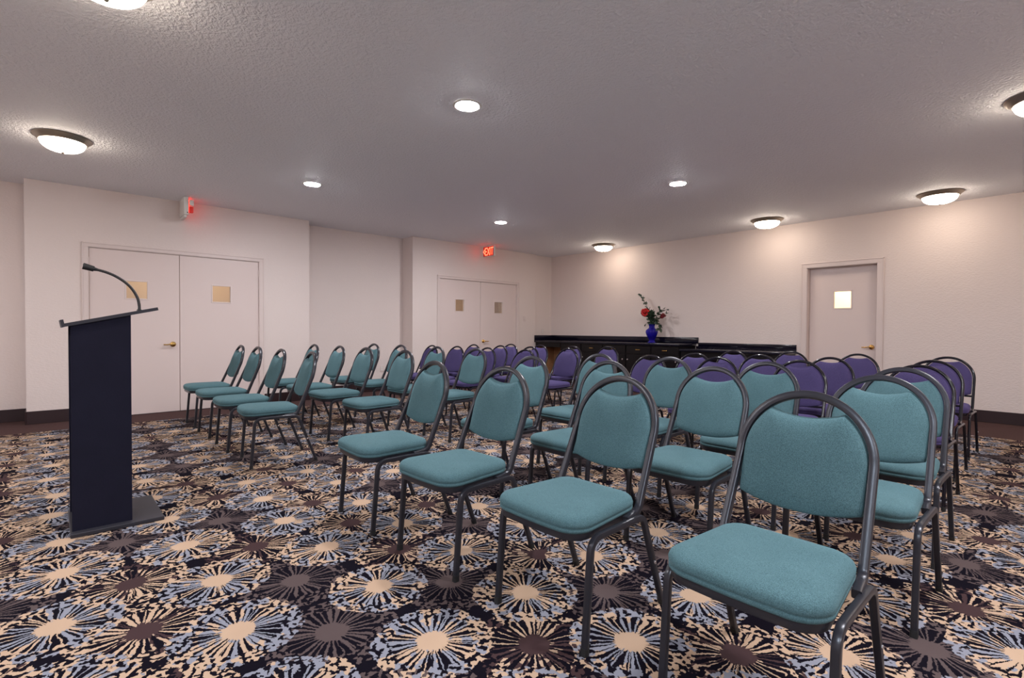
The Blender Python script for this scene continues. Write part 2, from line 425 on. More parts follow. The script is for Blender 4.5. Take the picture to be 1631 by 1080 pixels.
def handle(parent, a, z, ax, d, s, dirn):
    """brass rose with a curved lever; dirn = direction of the lever along the wall"""
    def W(p, q, zz): return (q, p, zz) if ax == 'y' else (p, q, zz)
    h = bmesh.new()
    m = Matrix.Translation(W(a, d, z)) @ (Matrix.Rotation(PI/2*s, 4, 'Y') if ax == 'y' else Matrix.Rotation(-PI/2*s, 4, 'X'))
    lathe(h, [(0, 0), (0.033, 0), (0.034, 0.006), (0.028, 0.013), (0.015, 0.017), (0.012, 0.03), (0.016, 0.042), (0.016, 0.055), (0.008, 0.062), (0, 0.063)], 24, m)
    path = [W(a, d+0.05*s, z), W(a+dirn*0.03, d+0.055*s, z+0.003), W(a+dirn*0.07, d+0.052*s, z-0.004), W(a+dirn*0.108, d+0.048*s, z-0.003)]
    sweep(h, fillet(path, 0.05, 4), circ(0.0078, 10), up=(0, 0, 1))
    return obj('door_handle', h, MGOLD, parent, 'auto')
def leaf(name, ax, a0, a1, d, s, win, hnd=None, hinge=None, z0=0.008):
    bm = bmesh.new(); panel(bm, ax, a0+0.0035, a1-0.0035, z0, OPEN_H-0.0085, d, d-0.045*s, [win])
    o = struct(name, bm, MDOOR)
    # glazing bead
    bm = bmesh.new()
    def bb(p0, p1, q0, q1, za, zb):
        q0, q1 = min(q0, q1), max(q0, q1)
        if ax == 'y': box(bm, q0, q1, p0, p1, za, zb, 0.002, 1)
        else: box(bm, p0, p1, q0, q1, za, zb, 0.002, 1)
    w0, w1, z_0, z_1 = win; e = 0.014
    for args in ((w0-e, w0+0.004, z_0-e, z_1+e), (w1-0.004, w1+e, z_0-e, z_1+e), (w0+0.004, w1-0.004, z_0-e, z_0+0.004), (w0+0.004, w1-0.004, z_1-0.004, z_1+e)):
        bb(args[0], args[1], d-0.002*s, d+0.005*s, args[2], args[3])
    obj('window_bead', bm, MTRIM, o)
    bm = bmesh.new(); bb(w0+0.0005, w1-0.0005, d-0.024*s, d-0.03*s, z_0+0.0005, z_1-0.0005); obj('window_pane', bm, MGLASS, o)
    if hnd: handle(o, hnd[0], hnd[1], ax, d, s, hnd[2])
    if hinge is not None:
        for zz in (1.84, 1.05, 0.22):
            bm = bmesh.new()
            if ax == 'y': m = Matrix.Translation((d+0.004*s, hinge, zz))
            else: m = Matrix.Translation((hinge, d+0.004*s, zz))
            lathe(bm, [(0, 0), (0.006, 0), (0.006, 0.1), (0, 0.1)], 10, m); obj('hinge', bm, MTRIM, o, 'auto')
    return o
mA = 1.262; mB = 6.346; dl = -XL-0.012
leaf('door_1', 'y', A_O[0]+0.006, mA, dl, 1, (0.700, 0.917, 1.463, 1.680), (1.185, 0.885, -1), A_O[0]+0.006)
leaf('door_2', 'y', mA, A_O[1]-0.006, dl, 1, (1.640, 1.864, 1.457, 1.680), None, A_O[1]-0.006)
leaf('door_3', 'y', B_O[0]+0.006, mB, dl, 1, (5.731, 5.941, 1.454, 1.680), None, B_O[0]+0.006)
leaf('door_4', 'y', mB, B_O[1]-0.006, dl, 1, (6.712, 6.935, 1.440, 1.670), (6.42, 0.87, 1), B_O[1]-0.006)
leaf('door_5', 'x', R_O[0]+0.006, R_O[1]-0.006, YB+0.10, -1, (-2.281, -2.059, 1.447, 1.695), (-1.804, 0.885, -1))
# thresholds
bm = bmesh.new(); box(bm, -XL-0.06, -XL-0.012, A_O[0]+0.006, A_O[1]-0.006, 0, 0.006); box(bm, -XL-0.06, -XL-0.012, B_O[0]+0.006, B_O[1]-0.006, 0, 0.006); struct('trim_4', bm, MBASE)

def lamp(name, loc, power, col, size):
    ld = bpy.data.lights.new(name, 'AREA'); ld.energy = power; ld.color = col; ld.shape = 'DISK'; ld.size = size
    o = bpy.data.objects.new(name, ld); C.objects.link(o); o.location = loc; return o
lamp('corridor_lamp', (-XL-1.2, 1.6, H-0.03), CORR_W, (1, 0.85, 0.62), 0.35)
lamp('corridor_lamp', (-XL-1.2, 5.6, H-0.03), CORR_W*1.3, (1, 0.85, 0.62), 0.35)
lamp('storeroom_lamp', (-2.2, YB+1.0, H-0.03), 62, (1, 0.84, 0.66), 0.35)

# ------------------------------------------------------------------ ceiling lamps
def dome(x, y, label, R_=0.222, mat=None):
    t = thing('dome_ceiling_light', label, 'ceiling light', (x, y, H), 0, 'flush dome ceiling lights')
    k = R_/0.24
    bm = bmesh.new(); lathe(bm, [(0, -0.001), (0.238*k, -0.001), (0.240*k, -0.006), (0.236*k, -0.012), (0.222*k, -0.018), (0.208*k, -0.030), (0.200*k, -0.040), (0.188*k, -0.046), (0.183*k, -0.042), (0, -0.040)], 56)
    obj('rim', bm, MNICK, t, 'auto')
    bm = bmesh.new(); pr = [(0.182*k, -0.0405)]
    for i in range(0, 13):
        a = i/12*PI/2; pr.append((0.182*k*math.cos(a)**0.85 if i < 12 else 0, -0.044-0.082*math.sin(a)))
    lathe(bm, pr, 56); obj('glass_bowl', bm, mat or MDOME, t, True)
    bm = bmesh.new(); z = -0.1275
    lathe(bm, [(0, z+0.001), (0.012, z), (0.013, z-0.004), (0.007, z-0.012), (0, z-0.015)], 16); obj('finial', bm, MNICK, t, 'auto')
    return t
dome(-3.04, 0.205, 'frosted dome ceiling light cut by the top edge of the picture', 0.21)
dome(-5.94, 0.095, 'frosted dome ceiling light above the lectern, in front of the left double doors', 0.205)
dome(-6.02, 7.92, 'frosted dome ceiling light nearest the far corner, above the black counter')
dome(-2.98, 7.87, 'frosted dome ceiling light just left of the single door in the back wall')
dome(-1.00, 7.84, 'frosted dome ceiling light right of the single door, by the back wall')
dome(-0.097, 5.14, 'frosted dome ceiling light cut by the right edge of the picture', 0.215)
def downlight(x, y, label, r=0.085):
    t = thing('recessed_downlight', label, 'ceiling light', (x, y, H), 0, 'recessed round downlights')
    bm = bmesh.new(); lathe(bm, [(r+0.022, -0.0005), (r+0.022, -0.004), (r+0.004, -0.009), (r, -0.006), (r, -0.0005)], 40); obj('trim_ring', bm, MWHP, t, 'auto')
    bm = bmesh.new(); lathe(bm, [(r-0.001, -0.001), (r-0.001, -0.006), (r*0.7, -0.012), (0, -0.016)], 40); obj('lamp_lens', bm, MDOWN, t, True)
downlight(-3.00, 2.29, 'bright recessed downlight high in the middle, largest of the four')
downlight(-5.83, 2.23, 'bright recessed downlight on the left, in front of the recessed wall')
downlight(-2.94, 5.22, 'bright recessed downlight on the right, above the purple chairs')
downlight(-5.87, 5.14, 'small bright recessed downlight just above the red exit sign')
# unseen fittings, most of them added to brighten the near chairs and the ceiling
def extra(x, y, kind):
    if kind == 'dome': dome(x, y, 'unseen frosted dome ceiling light outside the picture', 0.222, MFILL if (x > -1 and y < 1) else None)
    else: downlight(x, y, 'unseen recessed downlight added outside the picture for fill')
for x, y, k in ((1.2, 7.84, 'dome'), (1.2, 2.0, 'down'), (1.4, 5.0, 'down'), (-5.9, -1.9, 'down'), (-0.1, 2.2, 'down'), (-3.0, -1.3, 'down'), (1.2, -1.0, 'down'), (-6.0, -2.6, 'dome'), (-0.25, -1.5, 'dome')): extra(x, y, k)  # first dome follows the glow on the back wall; the others are added fill

# ------------------------------------------------------------------ exit signs
def strokes(ch):
    return {'E': [(0, 0, 0, 1), (0, 1, .6, 1), (0, .5, .5, .5), (0, 0, .6, 0)], 'X': [(0, 0, .7, 1), (0, 1, .7, 0)],
            'I': [(.1, 0, .1, 1)], 'T': [(0, 1, .7, 1), (.35, 0, .35, 1)], '<': [(.45, .8, .05, .5), (.05, .5, .45, .2)]}[ch]
def letters(bm, text, x0, z0, h, y, th=0.013, dep=0.004, flip=1):
    x = x0
    for ch in text:
        for a, b, c, d in strokes(ch):
            p = Vector((x+flip*a*h, y, z0+b*h)); q = Vector((x+flip*c*h, y, z0+d*h)); e = (q-p).normalized()*th*0.5
            sweep(bm, [p-e, q+e], rsq(th/2, dep/2, 0.001, 1), up=Vector((0, 1, 0)).cross(e.normalized()))
        x += flip*{'E': .78, 'X': .88, 'I': .38, 'T': .86, '<': .66}[ch]*h
# far sign: edge-on to the wall, letters on both faces
t = thing('exit_sign', 'red lit EXIT sign with a left arrow, above the far double doors', 'sign', (-7.60, 6.36, 2.635), 0, 'exit signs')
bm = bmesh.new(); box(bm, -0.165, 0.165, -0.022, 0.022, -0.10, 0.10, 0.006, 2); obj('housing', bm, MWHP, t, 'auto')
bm = bmesh.new(); box(bm, -0.155, 0.15, -0.0245, -0.0225, -0.090, 0.090); box(bm, -0.155, 0.15, 0.0225, 0.0245, -0.090, 0.090); obj('sign_face', bm, MREDG, t)
bm = bmesh.new(); letters(bm, '<EXIT', -0.15, -0.062, 0.085*1.0, -0.0275); letters(bm, '<EXIT', 0.15, -0.062, 0.085, 0.0275, flip=-1)
for v in bm.verts: v.co.z = -0.065+(v.co.z+0.062)*1.5
obj('letters', bm, MRED, t)
bm = bmesh.new(); box(bm, -0.05, 0.05, -0.018, 0.018, 0.10, 0.1245); obj('ceiling_mount', bm, MWHP, t)
# near sign: seen from its narrow end, with emergency lamp heads
t = thing('exit_sign', 'white exit sign box seen edge-on above the left double doors, glowing red', 'sign', (-7.66, 1.285, 2.655), 0, 'exit signs')
bm = bmesh.new(); box(bm, -0.16, 0.16, -0.028, 0.022, -0.120, 0.1045, 0.006, 2); obj('housing', bm, MWHP, t, 'auto')
bm = bmesh.new(); letters(bm, 'EXIT', 0.125, -0.075, 0.15*0.6, 0.0285, flip=-1)
for v in bm.verts: v.co.z = -0.075+(v.co.z+0.075)*1.6
obj('letters', bm, MREDB, t)
bm = bmesh.new(); box(bm, -0.15, 0.15, 0.022, 0.0255, -0.095, 0.085); obj('sign_face', bm, MREDG, t)
bm = bmesh.new(); box(bm, 0.085, 0.145, 0.034, 0.085, 0.005, 0.075, 0.006, 2); box(bm, 0.10, 0.13, 0.0255, 0.036, 0.03, 0.05); obj('lamp_head', bm, MWHP, t, 'auto')
bm = bmesh.new(); box(bm, 0.09, 0.145, 0.034, 0.078, -0.085, -0.01, 0.006, 2); obj('red_lens', bm, MREDG, t, 'auto')
bm = bmesh.new(); box(bm, 0.161, 0.164, 0.004, 0.016, -0.098, -0.086); obj('test_button', bm, MRUB, t)
bm = bmesh.new(); box(bm, -0.12, 0.13, -0.022, 0.008, -0.152, -0.120, 0.004, 1); obj('battery_pack', bm, MWHP, t, 'auto')

# ------------------------------------------------------------------ wall plates
def plate(name, label, cat, x, y, z, kind):
    t = thing(name, label, cat, (x, y, z))
    bm = bmesh.new(); box(bm, 0.0005, 0.007, -0.035, 0.035, -0.057, 0.057, 0.003, 2); obj('cover_plate', bm, MTRIM, t, 'auto')
    bm = bmesh.new()
    if kind == 'switch': box(bm, 0.006, 0.016, -0.005, 0.005, -0.012, 0.012, 0.002, 1)
    else:
        for s in (-0.022, 0.022): lathe(bm, [(0, 0.0085), (0.015, 0.0085), (0.016, 0.006), (0.016, 0.004)], 16, Matrix.Translation((0, 0, s)) @ Matrix.Rotation(PI/2, 4, 'Y'))
    obj('toggle' if kind == 'switch' else 'socket', bm, MWHP, t, 'auto')
plate('light_switch', 'light switch on the wall right of the far double doors', 'light switch', -XL, 7.56, 1.34, 'switch')
plate('wall_outlet', 'low power outlet in the recessed wall between the double doors', 'power outlet', -XL-DR, 4.36, 0.395, 'socket')
plate('counter_outlet', 'power outlet in the far corner above the black counter', 'power outlet', -XL-0.055, 8.18, 1.07, 'socket')

# ------------------------------------------------------------------ lectern and microphone
L = thing('lectern', 'tall navy black lectern standing alone left of the chairs', 'lectern', (-3.70, 0.27, 0))
bm = bmesh.new(); box(bm, -0.25, 0.25, -0.20, 0.205, 0.0, 0.022, 0.003, 1); obj('base', bm, MLECB, L)
def tp(y): return 1.104 + (y+0.20)*0.2443     # underside of the sloping top
for x0 in (-0.205, 0.185):
    bm = bmesh.new(); t_ = bmesh.new()
    vs = []
    for x in (x0, x0+0.018):
        for y, z in ((-0.192, 0.022), (0.062, 0.022), (0.062, tp(0.062)), (-0.192, tp(-0.192))): vs.append(t_.verts.new((x, y, z)))
    for f in ((0,1,2,3), (7,6,5,4), (0,4,5,1), (1,5,6,2), (2,6,7,3), (3,7,4,0)): t_.faces.new([vs[i] for i in f])
    merge(bm, t_); obj('side_panel', bm, MLECT, L)
bm = bmesh.new(); box(bm, -0.187, 0.185, 0.044, 0.062, 0.022, tp(0.045), 0); obj('front_panel', bm, MLECT, L)
bm = bmesh.new(); box(bm, -0.187, 0.185, -0.18, 0.044, 0.80, 0.818, 0); obj('shelf', bm, MLECT, L)
bm = bmesh.new(); t_ = bmesh.new(); vs = []
for x in (-0.26, 0.215):
    for y, z in ((-0.212, tp(-0.212)), (0.188, tp(0.188)), (0.184, tp(0.188)+0.017), (-0.216, tp(-0.212)+0.017)): vs.append(t_.verts.new((x, y, z)))
for f in ((0,1,2,3), (7,6,5,4), (0,4,5,1), (1,5,6,2), (2,6,7,3), (3,7,4,0)): t_.faces.new([vs[i] for i in f])
merge(bm, t_); obj('reading_top', bm, MLECB, L)
bm = bmesh.new(); t_ = bmesh.new(); vs = []
for x in (-0.26, 0.215):
    for y, z in ((-0.212, tp(-0.212)), (-0.219, tp(-0.212)+0.038), (-0.232, tp(-0.212)+0.035), (-0.225, tp(-0.212)-0.005)): vs.append(t_.verts.new((x, y, z)))
for f in ((0,1,2,3), (7,6,5,4), (0,4,5,1), (1,5,6,2), (2,6,7,3), (3,7,4,0)): t_.faces.new([vs[i] for i in f])
merge(bm, t_); obj('book_lip', bm, MLECB, L)
mz = tp(0.12)+0.0175
t = thing('microphone', 'black gooseneck microphone mounted on the top of the lectern', 'microphone', (-3.70, 0.27, 0))
mp = [(0.02, 0.120, mz), (0.02, 0.120, 1.225), (0.02, 0.112, 1.272), (0.02, 0.088, 1.322), (0.02, 0.056, 1.360), (0.02, 0.013, 1.392), (0.02, -0.029, 1.412), (0.02, -0.070, 1.424)]
bm = bmesh.new(); lathe(bm, [(0, 0), (0.014, 0), (0.014, 0.003), (0.008, 0.008), (0.0065, 0.04), (0, 0.04)], 18, Matrix.Translation((0.02, 0.12, mz))); obj('mount', bm, MMIC, t, 'auto')
def crs(P, n=8):
    P = [Vector(p) for p in P]; out = []
    for i in range(len(P)-1):
        a, b, c, d = P[max(i-1, 0)], P[i], P[i+1], P[min(i+2, len(P)-1)]
        for k in range(n):
            s = k/n; out.append(0.5*((2*b)+(c-a)*s+(2*a-5*b+4*c-d)*s*s+(3*b-a-3*c+d)*s**3))
    out.append(P[-1]); return out
g = crs(mp[1:], 8)
bm = bmesh.new(); sweep(bm, g, circ(0.0072, 10), up=(1, 0, 0), radii=[1+0.12*(i % 2) for i in range(len(g))]); obj('gooseneck', bm, MMIC, t, 'auto')
bm = bmesh.new(); sweep(bm, [mp[-1], (0.02, -0.085, 1.427), (0.02, -0.0851, 1.427), (0.02, -0.132, 1.440), (0.02, -0.1321, 1.440)], circ(0.0135, 14), up=(1, 0, 0), radii=[0.6, 0.8, 1.15, 1.35, 0.8]); obj('mic_head', bm, MRUB, t, 'auto')

# ------------------------------------------------------------------ counter along the back wall
FY = 7.90                                # cabinet faces
units = [(-7.108, -6.541, -1), (-6.541, -6.007, -1), (-6.007, -5.471, 1), (-5.471, -4.939, -1), (-4.939, -4.386, 1)]
ul = ['black base cabinet beside the open knee space of the counter', 'black base cabinet second from the knee space', 'black base cabinet in the middle of the five',
      'black base cabinet directly below the blue vase', 'black base cabinet at the step down to the low counter']
for (a, b, side), lab in zip(units, ul):
    t = thing('base_cabinet', lab, 'cabinet', ((a+b)/2, YB-0.003, 0), 0, 'black base cabinets of the high counter'); w2 = (b-a)/2-0.001; d = FY-YB+0.003
    bm = bmesh.new(); box(bm, -w2, w2, d+0.018, 0, 0.09, 0.836); box(bm, -w2, w2, d+0.07, 0, 0, 0.09); obj('body', bm, MCAB, t)
    bm = bmesh.new(); box(bm, -w2+0.012, w2-0.012, d, d+0.018, 0.675, 0.825, 0.004, 2); dr = obj('drawer', bm, MCAB, t)
    bm = bmesh.new(); zz = 0.752
    sweep(bm, fillet([(-0.045, d-0.0, zz), (-0.045, d-0.022, zz), (0.045, d-0.022, zz), (0.045, d-0.0, zz)], 0.012, 4), rsq(0.005, 0.005, 0.002, 2), up=(0, 0, 1))
    lathe(bm, [(0, -0.003), (0.011, -0.003), (0.011, 0.0), (0, 0)], 12, Matrix.Translation((-0.045, d, zz)) @ Matrix.Rotation(PI/2, 4, 'X')); lathe(bm, [(0, -0.003), (0.011, -0.003), (0.011, 0), (0, 0)], 12, Matrix.Translation((0.045, d, zz)) @ Matrix.Rotation(PI/2, 4, 'X'))
    obj('drawer_pull', bm, MGOLD, dr, 'auto')
    bm = bmesh.new(); box(bm, -w2+0.012, w2-0.012, d, d+0.018, 0.105, 0.660, 0.004, 2); do = obj('door', bm, MCAB, t)
    bm = bmesh.new(); kx = side*(w2-0.055)
    lathe(bm, [(0, 0), (0.008, 0), (0.006, 0.012), (0.014, 0.020), (0.013, 0.028), (0, 0.031)], 16, Matrix.Translation((kx, d, 0.565)) @ Matrix.Rotation(PI/2, 4, 'X')); obj('knob', bm, MCHR, do, 'auto')
# knee space: side panel with raw inner face, back
t = thing('counter_end_support', 'dark end support of the knee space with raw wood inner side', 'cabinet', (-XL, YB-0.003, 0))
bm = bmesh.new(); box(bm, 0.02, 0.045, FY-YB+0.003, 0.0, 0, 0.836); obj('side_panel', bm, MCAB, t)
bm = bmesh.new(); box(bm, 0.0455, 0.050, FY-YB+0.05, -0.02, 0, 0.836); obj('inner_lining', bm, MWOOD, t)['label'] = 'raw tan wood lining'
bm = bmesh.new(); box(bm, 0.0505, 0.732, -0.018, 0.0, 0, 0.836); obj('back_panel', bm, MWOOD, t)
bm = bmesh.new(); box(bm, 0.0505, 0.732, FY-YB+0.003, FY-YB+0.02, 0.74, 0.836); obj('apron', bm, MCAB, t)
t = thing('counter_worktop', 'long glossy black worktop of the higher counter, carrying the blue vase', 'worktop', (-6.1, YB-0.003, 0.836))
bm = bmesh.new(); box(bm, -XL+6.1+0.004, -4.371+6.1, 7.86-YB+0.003, 0, 0, 0.040, 0.005, 2); obj('top', bm, MTOP, t, 'auto')
bm = bmesh.new(); box(bm, -XL+6.1+0.004, -4.330+6.1, -0.022, 0, 0.0405, 0.150, 0.003, 2); obj('backsplash', bm, MTOP, t, 'auto')
bm = bmesh.new(); box(bm, -XL+6.1+0.004, -XL+6.1+0.026, 7.863-YB+0.003, -0.0225, 0.0405, 0.150, 0.003, 2); obj('side_splash', bm, MTOP, t, 'auto')
t = thing('low_counter', 'lower black counter stepping down to the right towards the single door', 'counter', (-3.56, YB-0.003, 0))
bm = bmesh.new(); box(bm, -0.806, 0.82, 7.86-YB, 0, 0.756, 0.796, 0.005, 2); obj('top', bm, MTOP, t, 'auto')
bm = bmesh.new(); box(bm, -0.808, 0.82, -0.022, 0, 0.7965, 0.8355, 0.0, 2); box(bm, -0.768, 0.82, -0.022, 0, 0.8355, 0.895, 0.003, 2); obj('backsplash', bm, MTOP, t, 'auto')
bm = bmesh.new(); box(bm, 0.78, 0.805, FY-YB, 0, 0, 0.7555); obj('side_panel', bm, MCAB, t)
bm = bmesh.new(); box(bm, -0.80, 0.779, FY-YB+0.012, FY-YB+0.03, 0.62, 0.7555); obj('apron', bm, MCAB, t)
bm = bmesh.new(); box(bm, -0.80, 0.779, -0.018, 0, 0, 0.7555); obj('back_panel', bm, MCAB, t)

# ------------------------------------------------------------------ vase with flowers
VX, VY, VZ = -5.11, 8.20, 0.8765
t = thing('vase', 'cobalt blue glass urn vase on the black counter', 'vase', (VX, VY, VZ))
bm = bmesh.new()
lathe(bm, [(0, 0.0), (0.072, 0.0), (0.075, 0.008), (0.060, 0.020), (0.045, 0.034), (0.048, 0.050), (0.066, 0.085), (0.094, 0.140), (0.112, 0.190), (0.110, 0.225), (0.088, 0.252), (0.060, 0.268), (0.052, 0.285), (0.054, 0.315), (0.066, 0.338), (0.069, 0.341), (0.062, 0.338), (0.048, 0.312), (0.046, 0.285), (0.056, 0.262), (0.082, 0.246), (0.102, 0.222), (0.104, 0.190), (0.086, 0.142), (0.058, 0.088), (0.040, 0.056), (0, 0.050)], 48)
obj('glass_body', bm, MCOB, t, True)
MST = simple('stem green', (0.045, 0.07, 0.03, 1), 0.6); MLF = simple('leaf green', (0.035, 0.06, 0.035, 1), 0.55, var=0.4)
MLF2 = simple('grey green leaf', (0.10, 0.14, 0.10, 1), 0.6, var=0.3); MROSE = simple('red petals', (0.55, 0.02, 0.02, 1), 0.6, var=0.25)
MROSE2 = simple('dark red petals', (0.28, 0.02, 0.03, 1), 0.6, var=0.3)
def leafmesh(bm, p, d, L_, w_, roll):
    d = Vector(d).normalized(); s = d.cross(Vector((0, 0, 1))); s = (s if s.length > .1 else Vector((1, 0, 0))).normalized()
    s = Matrix.Rotation(roll, 3, d) @ s; n = d.cross(s); p = Vector(p)
    A_ = [bm.verts.new(p)]; rows = []
    for k in (0.25, 0.5, 0.75):
        ww = w_*math.sin(PI*k)**0.8*0.5; c = p+d*L_*k - Vector((0, 0, 1))*L_*0.18*k*k
        rows.append([bm.verts.new(c+s*ww+n*0.15*ww), bm.verts.new(c), bm.verts.new(c-s*ww+n*0.15*ww)])
    e = bm.verts.new(p+d*L_-Vector((0, 0, 1))*L_*0.2)
    bm.faces.new((A_[0], rows[0][0], rows[0][1])); bm.faces.new((A_[0], rows[0][1], rows[0][2]))
    for a, b in zip(rows, rows[1:]):
        bm.faces.new((a[0], b[0], b[1], a[1])); bm.faces.new((a[1], b[1], b[2], a[2]))
    bm.faces.new((rows[-1][0], e, rows[-1][1])); bm.faces.new((rows[-1][1], e, rows[-1][2]))
rnd = random.Random(3)
def branch(name, label, pts, nleaf, L_, w_, mat, twigs=0, start=0.35):
    t = thing(name, label, 'flower' if 'rose' in name else 'foliage', (VX, VY, VZ), 0, None)
    path = crs(pts, 6); bm = bmesh.new(); sweep(bm, path, circ(0.0032, 6), up=(1, 0, 0), radii=[1.1-0.5*i/len(path) for i in range(len(path))])
    lb = bmesh.new()
    def put(p, dr): leafmesh(lb, p, dr, L_*rnd.uniform(0.7, 1.2), w_*rnd.uniform(0.7, 1.2), rnd.uniform(-1, 1))
    for k in range(nleaf):
        i = int((start+(1-start)*k/max(1, nleaf-1))*(len(path)-2)); p = path[i]; T = (path[i+1]-p).normalized()
        put(p, T+Vector((rnd.uniform(-1, 1), rnd.uniform(-1, 1), rnd.uniform(-0.5, 0.6)))*0.95)
    for k in range(twigs):
        i = rnd.randint(int(len(path)*0.45), len(path)-2); p = path[i]; dr = ((path[i+1]-p).normalized()+Vector((rnd.uniform(-.8, .8), rnd.uniform(-.6, .6), rnd.uniform(-.3, .6)))).normalized()
        e = p+dr*rnd.uniform(0.05, 0.10); sweep(bm, [p, (p+e)/2+Vector((0, 0, .006)), e], circ(0.0018, 5), up=(1, 0, 0))
        for _ in range(3): put(e-dr*rnd.uniform(0, .05), dr+Vector((rnd.uniform(-1, 1), rnd.uniform(-1, 1), rnd.uniform(-.6, .6))))
    obj('stem', bm, MST, t, True); obj('leaves', lb, mat, t); return t, path[-1]
def rose(t, c, r, mat, n=46):
    """many-petalled round flower head"""
    bm = bmesh.new(); c = Vector(c)
    for k in range(n):
        z = 1-2*(k+.5)/n; ph = k*2.39996; q = math.sqrt(1-z*z)
        d = Vector((q*math.cos(ph), q*math.sin(ph), z*0.85+0.1)).normalized()
        a = d.orthogonal().normalized(); a = Matrix.Rotation(k*1.7, 3, d) @ a; b = d.cross(a)
        w_ = r*0.42; rr_ = r*rnd.uniform(.85, 1.08)
        p = [c+d*r*0.25, c+d*rr_*0.75+a*w_-b*w_*.3, c+d*rr_*0.75-a*w_-b*w_*.3, c+d*rr_+a*w_*.7+b*w_*.5, c+d*rr_-a*w_*.7+b*w_*.5, c+d*rr_*0.92+b*w_*.0]
        v = [bm.verts.new(x) for x in p]
        bm.faces.new((v[0], v[1], v[5])); bm.faces.new((v[0], v[5], v[2])); bm.faces.new((v[1], v[3], v[5])); bm.faces.new((v[5], v[4], v[2])); bm.faces.new((v[5], v[3], v[4]))
    obj('petals', bm, mat, t)
base = (0, 0, 0.10)
t, e = branch('red_rose', 'large bright red flower on the left of the bouquet', [base, (-.01, 0, .30), (-.05, -.03, .45), (-.100, -.06, .55)], 10, .09, .05, MLF2, 0, .6); rose(t, e+Vector((0, -.01, .01)), 0.076, MROSE)
t, e = branch('dark_red_rose', 'small dark red flower at the right tip of the bouquet', [base, (.02, 0, .30), (.10, -.01, .42), (.245, -.02, .500)], 9, .055, .03, MLF, 3, .5); rose(t, e, 0.044, MROSE2, 30)
t, e = branch('dark_red_rose', 'smaller dark red flower beside the right tip of the bouquet', [base, (.02, .01, .30), (.08, .02, .40), (.195, .01, .478)], 5, .05, .03, MLF, 1, .5); rose(t, e, 0.036, MROSE2, 30)
branch('leafy_branch', 'tall thin leafy sprig pointing up left out of the bouquet', [base, (-.01, .01, .32), (-.09, 0, .62), (-.16, 0, .76), (-.245, 0, .865)], 20, .075, .034, MLF2, 5, .5)
branch('leafy_branch', 'arching leafy branch at the upper right of the bouquet', [base, (.015, .01, .32), (.08, .01, .46), (.15, .0, .56), (.23, -.01, .585)], 20, .065, .038, MLF, 7, .35)
branch('leafy_branch', 'drooping leafy branch at the lower right of the bouquet', [base, (.015, -.01, .33), (.07, -.02, .41), (.14, -.03, .37), (.215, -.04, .27)], 20, .08, .045, MLF, 3, .4)
branch('leafy_branch', 'short bare sprig at the lower left of the bouquet', [base, (-.01, 0, .33), (-.05, -.01, .39), (-.13, -.02, .335)], 7, .055, .02, MLF, 0, .7)
branch('leafy_branch', 'dense dark leafy stem in the middle of the bouquet', [base, (0, .0, .33), (.0, -.01, .45), (.01, -.01, .56)], 44, .10, .06, MLF, 6, .3)
branch('leafy_branch', 'bushy leafy stem just behind the large red flower', [base, (-.005, .01, .33), (-.03, .02, .46), (-.075, .02, .63)], 36, .09, .05, MLF, 5, .35)

# ------------------------------------------------------------------ chairs
def seat_outline(wf, wr, y0, y1, r, n=6, bow=0.012):
    """rounded trapezoid, front edge slightly bowed"""
    c = [(wf, y0, 1), (wr, y1, 1), (-wr, y1, 1), (-wf, y0, 1)]
    pts = fillet2([Vector((a, b)) for a, b, _ in c], r, n)
    out = []
    for i, p in enumerate(pts):
        q = pts[(i+1) % len(pts)]; m = max(1, int((q-p).length/0.03))
        for k in range(m): out.append(p.lerp(q, k/m))
    return [Vector((p.x, p.y - (bow*(1-(p.x/wf)**2) if p.y < y0+0.05 else 0), 0)) for p in out]
def fillet2(P, r, n):
    out = []; N = len(P)
    for i in range(N):
        p, a, b = P[i], P[i-1], P[(i+1) % N]; d1 = (a-p).normalized(); d2 = (b-p).normalized(); ang = d1.angle(d2)
        L_ = r/math.tan(ang/2); cen = p+(d1+d2).normalized()*(r/math.sin(ang/2)); v1 = p+d1*L_-cen; v2 = p+d2*L_-cen; th = v1.angle(v2)
        for k in range(n+1):
            s = k/n; out.append(cen+(v1*math.sin((1-s)*th)+v2*math.sin(s*th))/math.sin(th))
    return out
def inset(ol, d):
    n = len(ol); out = []
    for i in range(n):
        t_ = (ol[(i+1) % n]-ol[i-1]).normalized(); nrm = Vector((t_.y, -t_.x, 0)); out.append(ol[i]-nrm*d)
    return out
